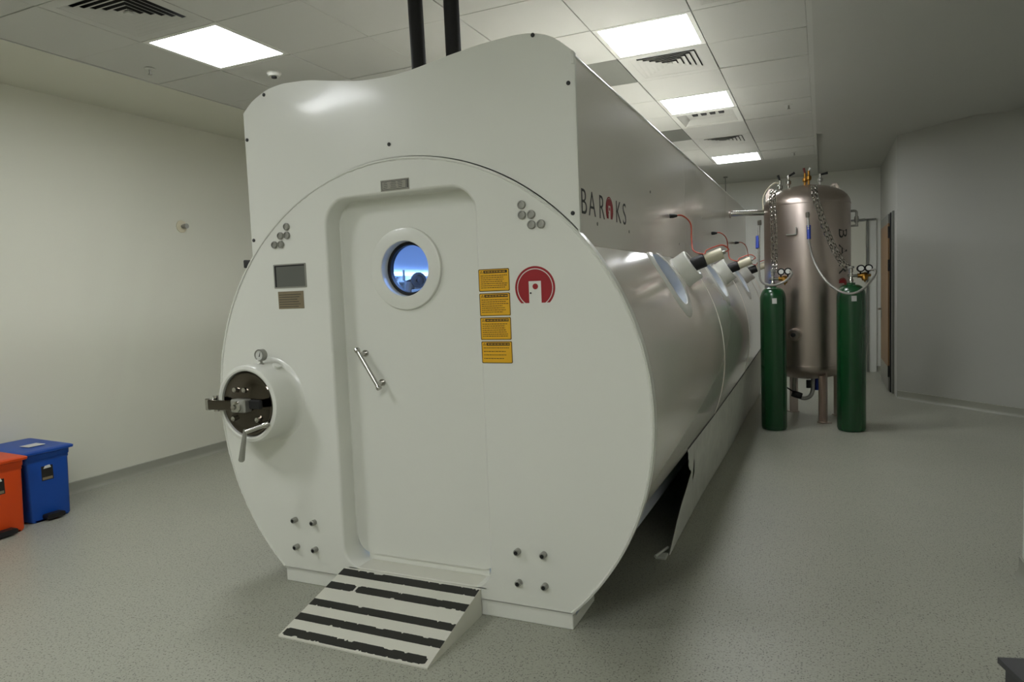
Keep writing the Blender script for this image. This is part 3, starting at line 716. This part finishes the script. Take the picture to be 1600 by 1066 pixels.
G2 = [[f_sk(y, sk_top(y) * q / 10 + (.002 if q == 0 else 0), -.003) for q in range(11)] for y in ysl]
loft(b, G, closed=False); loft(b, G2, closed=False)
loft(b, [[g[-1] for g in G], [g[-1] for g in G2]], closed=False)
# torn front end
frag = [(1.56, .003), (1.56, sk_top(1.56)), (1.30, .478), (1.345, .452), (1.352, .420), (1.375, .405), (1.37, .372), (1.405, .338), (1.43, .334), (1.45, .316), (1.36, .262), (1.23, .196), (1.10, .125), (1.00, .062), (0.915, .010), (0.93, .003)]
plate(b, [frag], f_sk, -.003, 0)
P('skirting_sheet', b, 'skirt', ch, ang=50, label='scuffed bent grey skirting sheet torn open at its near end')
b = B(); box(b, -.80, -.745, 0.86, 0.93, 0.0, 0.012, .002, 1); rod(b, (-.80, .865, .012), (-.76, .99, .02), .008); P('skirting_foot', b, 'skirt', ch)
b = B()
for k in range(60):
    y = 1.30 + 5.25 * k / 60; y2 = y + 5.25 / 60
    a = [(CX + sqrt(RS ** 2 - (sk_top(q) + dz - CZ) ** 2) + ex, q, sk_top(q) + dz) for q, dz, ex in ((y, .0, .0045), (y2, .0, .0045), (y2, .012, .0025), (y, .012, .0025))]
    b.faces.new([b.verts.new(p) for p in a])
P('skirting_gap', b, 'black', ch)
b = B()
for k in range(60):
    y = 0.92 + 5.6 * k / 60; y2 = y + 5.6 / 60 + .001
P0_ = [(-1.0, 0.95), (-1.0, 6.5)]; b.free()

# ================================================================== RAMP
rp = thing('ramp', 'small white wedge ramp with black stripes at the chamber door', 'ramp', (-1.74, -.23, 0))
ya, yb, za, zb2 = -.467, -.003, .002, .121; xa, xb = -2.106, -1.374
b = B(); pr = [(ya, 0.0), (yb, 0.0), (yb, zb2), (yb - .012, zb2), (ya, za + .004)]
Av = [b.verts.new((xa, y, z)) for y, z in pr]; Bv = [b.verts.new((xb, y, z)) for y, z in pr]
for k in range(5): b.faces.new((Av[k], Av[(k + 1) % 5], Bv[(k + 1) % 5], Bv[k]))
b.faces.new(Av); b.faces.new(Bv[::-1]); P('ramp_body', b, 'ramp', rp)
def rz(y): return za + .004 + (zb2 - za - .004) * (y - ya) / (yb - .012 - ya)
rng = random.Random(3)
for n_, (y0, y1) in enumerate(((-.062, -.016), (-.156, -.112), (-.272, -.231), (-.366, -.325), (-.459, -.416))):
    segs = [(xa + .001, xb - .001)] if n_ != 1 else [(xa + .001, xa + .150), (xa + .162, xb - .001)]
    if n_ == 4: segs = [(xa + .010, xb - .020)]
    for (u0, u1) in segs:
        top, bot = [], []
        k = int((u1 - u0) / .006)
        c = 0.0; c2 = 0.0
        for i in range(k + 1):
            u = u0 + (u1 - u0) * i / k
            c = 0 if rng.random() < .5 else c; c2 = 0 if rng.random() < .5 else c2
            if rng.random() < .05: c = rng.uniform(.002, .008)
            if rng.random() < (.16 if n_ == 4 else .03): c2 = rng.uniform(.002, .007)
            rc = .006 if (n_ == 4 or (n_ == 1 and u0 > xa + .1 and i < 2) or (n_ == 1 and u0 < xa + .1 and i > k - 2)) and (i < 2 or i > k - 2) else 0
            top.append((u, y1 - c - rc - rng.random() * .0008)); bot.append((u, y0 + c2 + rc + rng.random() * .0008))
        b = B(); plate(b, [bot + top[::-1]], lambda u, v, w_: (u, v, rz(v) + w_), 0.0002, 0.0011); P('black_stripe', b, 'stripe', rp)

# ================================================================== BLACK PIPES RISING FROM THE CASING
for x, y, r, lab, lean in ((-1.775, 0.36, .036, 'left of the two black insulated pipes rising from the chamber top to the ceiling', -.012), (-1.590, 0.37, .037, 'right of the two black insulated pipes rising from the chamber top to the ceiling', -.004)):
    t = thing('black_pipe', lab, 'pipe', (x, y, 2.306), 0, 'black pipes over the chamber')
    b = B(); tube(b, [(0, 0, 0), (lean * .3, 0, .2), (lean, 0, .666)], r, 24); P('pipe', b, 'pipeblk', t, True)
    b = B(); lathe(b, [(r + .004, 0), (r + .012, 0), (r + .012, .012), (r + .004, .016)], n=24); P('collar', b, 'rubber', t, True)

# ================================================================== STEEL TANK
TX, TY, TR = -0.140, 5.06, 0.405
tk = thing('steel_tank', 'tall domed stainless steel pressure tank on legs behind the green gas cylinders', 'tank', (TX, TY, 0))
prof = [(0.0, 0.405)]
for k in range(1, 13):
    a = radians(-90 + 90 * k / 12); prof.append((TR * cos(a) if k < 12 else TR, 0.565 + .16 * sin(a)))
prof += [(TR, 2.165)]
for k in range(1, 13):
    a = radians(90 * k / 12); prof.append((max(0.0, TR * cos(a)) if k < 12 else 0.0, 2.165 + .20 * sin(a)))
b = B(); lathe(b, prof, (TX, TY, 0), (0, 0, 1), 72, cap=False); P('tank_shell', b, 'steel', tk, ang=50)
for z in (0.568, 2.158):
    b = B(); lathe(b, [(TR - .003, z - .006), (TR + .004, z - .003), (TR + .004, z + .003), (TR - .003, z + .006)], (TX, TY, 0), (0, 0, 1), 72, cap=False); P('weld_seam', b, 'steel', tk)
for ang_ in (-62, 28, 118, 208):
    a = radians(ang_); c, s_ = cos(a), sin(a); x, y = TX + .30 * c, TY + .30 * s_
    b = B()
    def lp(u, v, w_, x=x, y=y, c=c, s_=s_): return (x + v * c - u * s_, y + v * s_ + u * c, w_)
    plate(b, [[(-.045, 0), (.045, 0), (.045, .008), (.008, .008), (.008, .07), (-.008, .07), (-.008, .008), (-.045, .008)]], lp, 0.01, 0.52); P('leg', b, 'steel', tk)
    b = B(); plate(b, [[(-.05, -.015), (.05, -.015), (.05, .08), (-.05, .08)]], lp, 0.0, 0.010); P('foot_plate', b, 'steel', tk)
def valve(x, y, z0, h, lev, m2='bolt', bra='bolt'):
    b = B(); rod(b, (x, y, z0 - .02), (x, y, z0 + h), .012); lathe(b, [(.016, h * .35), (.026, h * .42), (.026, h * .62), (.016, h * .68)], (x, y, z0), (0, 0, 1), 14)
    v = P('top_valve', b, bra, tk)
    b = B(); rod(b, (x, y, z0 + h * .95), (x + lev[0], y + lev[1], z0 + h * .95 + lev[2]), .009, .013, 10); P('valve_lever', b, m2, v)
valve(-.385, TY, 2.29, .15, (-.02, 0, .06), 'black', 'chrome')
valve(-.305, TY, 2.33, .15, (.06, 0, .03), 'black', 'chrome')
valve(-.150, TY, 2.355, .13, (-.01, 0, .06), 'dred', 'brass')
valve(-.115, TY - .03, 2.355, .15, (.015, 0, .03), 'label', 'brass')
valve(-.010, TY, 2.345, .12, (.07, 0, .012), 'black', 'bolt')
for x, s_ in ((TX - .335, -1), (TX + .255, 1)):
    b = B(); plate(b, [[(x - .05, 2.23), (x + .05, 2.23), (x + .045, 2.33), (x + .02, 2.36), (x - .02, 2.36), (x - .05, 2.30)], circle(x, 2.325, .016, 12)[::-1]], YF, TY - .006, TY + .006); P('lifting_lug', b, 'steel', tk)
# level gauge pipe on the right of the tank
b = B(); tube(b, smooth_path([(TX + .39, TY, 2.075), (TX + .435, TY, 2.075), (TX + .452, TY, 2.065), (TX + .455, TY, 2.04), (TX + .455, TY, 1.93)], 5), .012, 10); rod(b, (TX + .38, TY, 1.93), (TX + .47, TY, 1.93), .010); P('gauge_pipe', b, 'bolt', tk)
b = B(); lathe(b, [(.018, -.03), (.022, 0), (.018, .03)], (TX + .455, TY, 1.99), (0, 0, 1), 12); rod(b, (TX + .455, TY, 1.985), (TX + .53, TY, 1.99), .006); P('gauge_valve', b, 'bolt', tk)
# bracket, inspection port, fittings, drain
y0 = TY - TR
b = B(); box(b, -.315, -.222, y0 - .02, y0 + .045, 1.853, 1.862); box(b, -.230, -.222, y0 - .03, y0 + .04, 1.862, 1.925); P('plate_bracket', b, 'bolt', tk)
b = B(); lathe(b, [(.062, .0), (.062, .07), (.05, .085), (.032, .085), (.030, .07), (.0, .07)], (-.240, TY - TR + .035, 0.885), (-.22, -1, 0), 28); ip = P('inspection_port', b, 'steel', tk)
b = B(); lathe(b, [(.022, .06), (.022, .095), (.0, .097)], (-.240, TY - TR + .035, 0.885), (-.22, -1, 0), 8); P('port_plug', b, 'inkgrey', ip)
b = B(); tube(b, smooth_path([(-.26, TY - .05, .43), (-.27, TY - .08, .33), (-.25, TY - .12, .25), (-.17, TY - .14, .215), (-.10, TY - .10, .26), (-.09, TY - .05, .42)], 6), .020, 12); P('drain_pipe', b, 'bolt', tk)
b = B(); lathe(b, [(.03, -.05), (.034, -.02), (.034, .02), (.03, .05)], (-.24, TY - .14, .25), (1, 0, -.3), 14); rod(b, (-.24, TY - .15, .26), (-.33, TY - .2, .33), .007); rod(b, (-.13, TY - .12, .32), (-.13, TY - .12, .40), .022); P('drain_valve', b, 'black', tk)
b = B(); rod(b, (-.05, TY + .1, .27), (-.05, TY + .1, .42), .03); P('drain_cap', b, 'bluesleeve', tk)
# lettering running down the tank
def tank_map(u, v, w_):                    # u down the tank, v to the right round it
    a = radians(-90) + (v + .322) / TR; rr = TR + .001 + w_
    return (TX + rr * cos(a), TY + rr * sin(a), 1.905 - u)
for s_, u in (('B', 0.0), ('A', .16), ('R', .34), ('K', .72), ('S', .90)):
    b = text_bm(s_, .185, lambda a, c, w_, u=u: tank_map(u + a, c, w_), .0004, -.001); P('letter', b, 'inkgrey', tk)
emblem(tk, tank_map, .56, .052, .075, .0001, .001)

# horizontal pipe from chamber casing to tank
t = thing('connecting_pipe', 'polished steel pipe running from the chamber casing to the steel tank', 'pipe', (-.87, 4.95, 2.13))
b = B(); rod(b, (-.8685, 4.95, 2.130), (-.535, 4.99, 2.118), .028, n=24); P('pipe', b, 'chrome', t)
b = B(); lathe(b, [(.045, 0), (.045, .01), (.03, .014)], (-.8705, 4.95, 2.130), (1, 0, 0), 24); P('flange', b, 'steel', t)
b = B(); tube(b, smooth_path([(-.55, TY - .02, 2.15), (-.55, TY, 2.28), (-.50, TY, 2.37), (-.43, TY, 2.42), (-.39, TY, 2.40)], 6), .007, 8)
tag(P('thin_hose', b, 'ivory'), 'thin pale hose arching over the left shoulder of the steel tank', 'hose')

# steel chains tying the gas cylinders to the tank
def chain(pts, label):
    t = thing('steel_chain', label, 'chain', pts[0], 0, 'doubled steel chains')
    base = smooth_path(pts, 30); step = .038
    for off in (-.016, .016):
        b = B(); acc = 0.0; k = 0; last = base[0]
        for i in range(1, len(base)):
            acc += (base[i] - last).length; last = base[i]
            if acc < step: continue
            acc = 0.0; k += 1
            tt = (base[min(i + 1, len(base) - 1)] - base[i - 1]).normalized(); side = tt.cross(Vector((0, -1, 0))).normalized(); up = side.cross(tt)
            a = radians(38 if k % 2 else -38); sd = side * cos(a) + up * sin(a); c = base[i] + side * off + Vector((0, -.006, 0))
            lp = []
            for q in range(12):
                w_ = 2 * pi * q / 12; lp.append(c + tt * (.026 * cos(w_)) + sd * (.0135 * sin(w_)))
            R_ = []
            for q in range(12):
                tg = (lp[(q + 1) % 12] - lp[q - 1]).normalized(); n1 = tt.cross(sd).normalized(); n2 = tg.cross(n1)
                R_.append([b.verts.new(lp[q] + (n1 * cos(2 * pi * m_ / 5) + n2 * sin(2 * pi * m_ / 5)) * .0045) for m_ in range(5)])
            for q in range(12):
                for m_ in range(5): b.faces.new((R_[q][m_], R_[q][(m_ + 1) % 5], R_[(q + 1) % 12][(m_ + 1) % 5], R_[(q + 1) % 12][m_]))
        P('chain_strand', b, 'chrome', t)
    return t
chain([(-.43, 4.84, 2.325), (-.437, 4.66, 2.22), (-.425, 4.59, 2.05), (-.415, 4.52, 1.80), (-.412, 4.45, 1.60), (-.412, 4.39, 1.50)], 'doubled steel chain hanging down to the left green cylinder')
chain([(-.065, 4.78, 2.325), (-.055, 4.645, 2.20), (-.02, 4.615, 2.08), (.02, 4.60, 1.93), (.08, 4.58, 1.76), (.15, 4.55, 1.60), (.225, 4.50, 1.50)], 'doubled steel chain slanting down to the right green cylinder')
def grey_hose(pts, lab, sleeve):
    t = thing('flexible_hose', lab, 'hose', pts[0], 0, 'grey flexible hoses')
    pa = smooth_path(pts, 10); rng_ = [(.0105 if i % 2 else .0125) for i in range(len(pa))]
    b = B(); tube(b, pa, .0115, 10, lambda i: rng_[i]); P('hose', b, 'hose', t)
    b = B(); rod(b, sleeve[0], sleeve[1], .018); P('blue_sleeve', b, 'bluesleeve', t, label='blue sleeve on the hose')
    b = B(); rod(b, pts[0], Vector(pts[0]) + Vector((0, .12, 0)), .012); lathe(b, [(.018, -.025), (.02, 0), (.018, .025)], pts[0], (0, 0, 1), 10); P('elbow', b, 'chrome', t)
grey_hose([(-.555, 4.62, 1.99), (-.560, 4.60, 1.88), (-.560, 4.56, 1.70), (-.555, 4.50, 1.52), (-.520, 4.38, 1.410), (-.42, 4.24, 1.375), (-.31, 4.22, 1.41), (-.255, 4.28, 1.470), (-.268, 4.33, 1.50)],
          'grey flexible hose looping in front of the left green cylinder neck', ((-.572, 4.60, 1.86), (-.572, 4.57, 1.74)))
grey_hose([(-.120, 4.60, 2.03), (-.113, 4.58, 1.92), (-.110, 4.56, 1.78), (-.07, 4.52, 1.60), (.02, 4.40, 1.42), (.13, 4.31, 1.31), (.24, 4.29, 1.275), (.34, 4.31, 1.32), (.425, 4.38, 1.42), (.438, 4.42, 1.475), (.395, 4.44, 1.485)],
          'grey flexible hose curving below the right green cylinder neck', ((-.112, 4.59, 1.93), (-.110, 4.565, 1.80)))

# gas cylinders
def gas_cylinder(label, loc, rz_):
    t = thing('gas_cylinder', label, 'gas cylinder', loc, rz_, 'green gas cylinders')
    R_ = .116; pf = [(0, .012), (.09, .0), (.108, .006), (R_, .03), (R_, 1.24)]
    for k in range(1, 10):
        a = radians(90 * k / 9); pf.append((.034 + (R_ - .034) * cos(a) ** .8 if k < 9 else .034, 1.24 + .115 * sin(a)))
    pf += [(.034, 1.372), (0, 1.372)]
    b = B(); lathe(b, pf, n=48, cap=False); P('cylinder_body', b, 'green', t, True, ang=45)
    b = B(); lathe(b, [(.020, 1.37), (.020, 1.40), (.014, 1.41), (.014, 1.47), (.018, 1.472), (.018, 1.50), (0, 1.502)], n=16); rod(b, (-.03, 0, 1.435), (.05, 0, 1.435), .012); P('valve', b, 'chrome', t, True)
    b = B(); lathe(b, [(.008, 1.50), (.026, 1.505), (.026, 1.522), (0, 1.526)], n=10); P('valve_wheel', b, 'bolt', t, True)
    b = B(); lathe(b, [(.020, 0), (.020, .02), (.026, .03), (.030, .055), (.026, .075), (.012, .082), (.012, .105), (0, .106)], (.05, 0, 1.435), (1, 0, .0), 20)
    lathe(b, [(.024, 0), (.028, -.02), (.022, -.045), (.010, -.05), (0, -.07)], (.105, -.005, 1.435), (0, .3, .95), 16)
    rg = P('regulator', b, 'brass', t, True)
    for gx, gz in ((.072, 1.498), (.132, 1.500)):
        b = B(); lathe(b, [(0, .0), (.030, .002), (.033, .006), (.033, .024), (.029, .030), (.027, .026), (0, .026)], (gx, -.018, gz), (.0, -1, 0.05), 24, cap=False); rod(b, (gx, -.016, gz - .02), (gx, -.014, gz - .05), .006)
        g_ = P('pressure_gauge', b, 'black', t, True)
        b = B(); lathe(b, [(.0215, .0), (.0215, .0015)], (gx, -.0455, gz + .001), (0, -1, .05), 22); P('gauge_face', b, 'label', g_, True)
    b = B()
    for k in range(-3, 4):
        pass
    P_ = [[(R_ + .0008) * sin(radians(a)), -(R_ + .0008) * cos(radians(a))] for a in (-6, -2, 2, 6, 10, 14)]
    loft(b, [[(x, y, 1.205) for x, y in P_], [(x, y, 1.255) for x, y in P_]], closed=False); P('paper_label', b, 'label', t, True)
    return t
gc = gas_cylinder('tall green gas cylinder on the left, standing between chamber and steel tank', (-.424, 4.36, 0), radians(6))
g2 = dup(gc, (.243, 4.46, 0), 'tall green gas cylinder on the right, standing in front of the steel tank', rz=radians(6))
g2.scale = (1.06, 1.06, 1.0)

# ================================================================== BINS BY THE LEFT WALL
def make_bin(label, loc, m, lab_m=None):
    t = thing('pedal_bin', label, 'bin', loc)
    # local: front faces +x, width along y
    b = B(); D0, W0, D1, W1 = .40, .268, .43, .292
    L = []
    for z, dd_, ww in ((0.012, D0 - .02, W0 - .02), (0.0, D0 - .03, W0 - .03), (0.012, D0, W0), (.40, D1 - .006, W1 - .004), (.402, D1 + .004, W1 + .006), (.425, D1 + .004, W1 + .006), (.425, D1 - .01, W1 - .01)):
        L.append([(x_, y_, z) for x_, y_ in rrect(-dd_, 0.0 if z < .39 else .006 * 1, -ww / 2, ww / 2, .018, n=3)])
    R_ = loft(b, L); b.faces.new(R_[0]); b.faces.new(R_[-1][::-1])
    P('bin_body', b, m, t, True, ang=40)
    b = B(); L = []
    for z, o_ in ((.426, .004), (.458, .006), (.464, .024), (.478, .026), (.484, .016), (.486, -.01)):
        L.append([(x_, y_, z + (.016 * (x_ + D1) / D1 * -1 + .016) * .8) for x_, y_ in rrect(-D1 - .006 - o_ * .4, .012 + o_, -W1 / 2 - o_, W1 / 2 + o_, .02, n=3)])
    R_ = loft(b, L); b.faces.new(R_[0]); b.faces.new(R_[-1][::-1]); lid = P('bin_lid', b, m, t, True, ang=30)
    b = B(); box(b, -.20, -.10, -.05, .06, .494, .4965); P('lid_label', b, 'label', lid, True)
    b = B(); box(b, .003, .0055, -.045, .032, .27, .385); fs = P('front_sticker', b, 'ink', t, True)
    b = B(); plate(b, [[(-.030, .350), (.020, .352), (.012, .372), (-.02, .368)]], lambda u, v, w_: (w_, u, v), .0055, .006); P('sticker_mark', b, 'label', fs, True)
    b = B(); box(b, .0055, .006, -.040, .026, .275, .292); P('sticker_band', b, 'bronze', fs, True)
    b = B(); plate(b, [rrect(-.06, .06, 0.012, .045, .012, n=3)], lambda u, v, w_: (w_, u, v), -.006, .055); P('pedal', b, 'rubber', t, True)
    return t
make_bin('blue plastic pedal bin standing against the left wall', (-4.785, .272, 0), 'blue')
make_bin('orange plastic pedal bin cut by the left picture edge beside the blue one', (-4.715, -.074, 0), 'orange')

# ================================================================== GREY LID AT THE LOWER RIGHT
t = thing('storage_box', 'dark grey plastic box whose corner shows at the lower right of the picture', 'box', (.68, .0, 0), 0)
b = B(); plate(b, [[(.560, .110), (.86 - .03, .190), (.83, -.30), (.70, -.36)]], lambda u, v, w_: (u, v, w_), 0.0, .085); P('box_body', b, 'darkgrey', t)
b = B(); plate(b, [[(.540, .125), (.842, .205), (.842, -.32), (.69, -.39)]], lambda u, v, w_: (u, v, w_), 0.085, .105); P('box_lid', b, 'darkgrey', t)
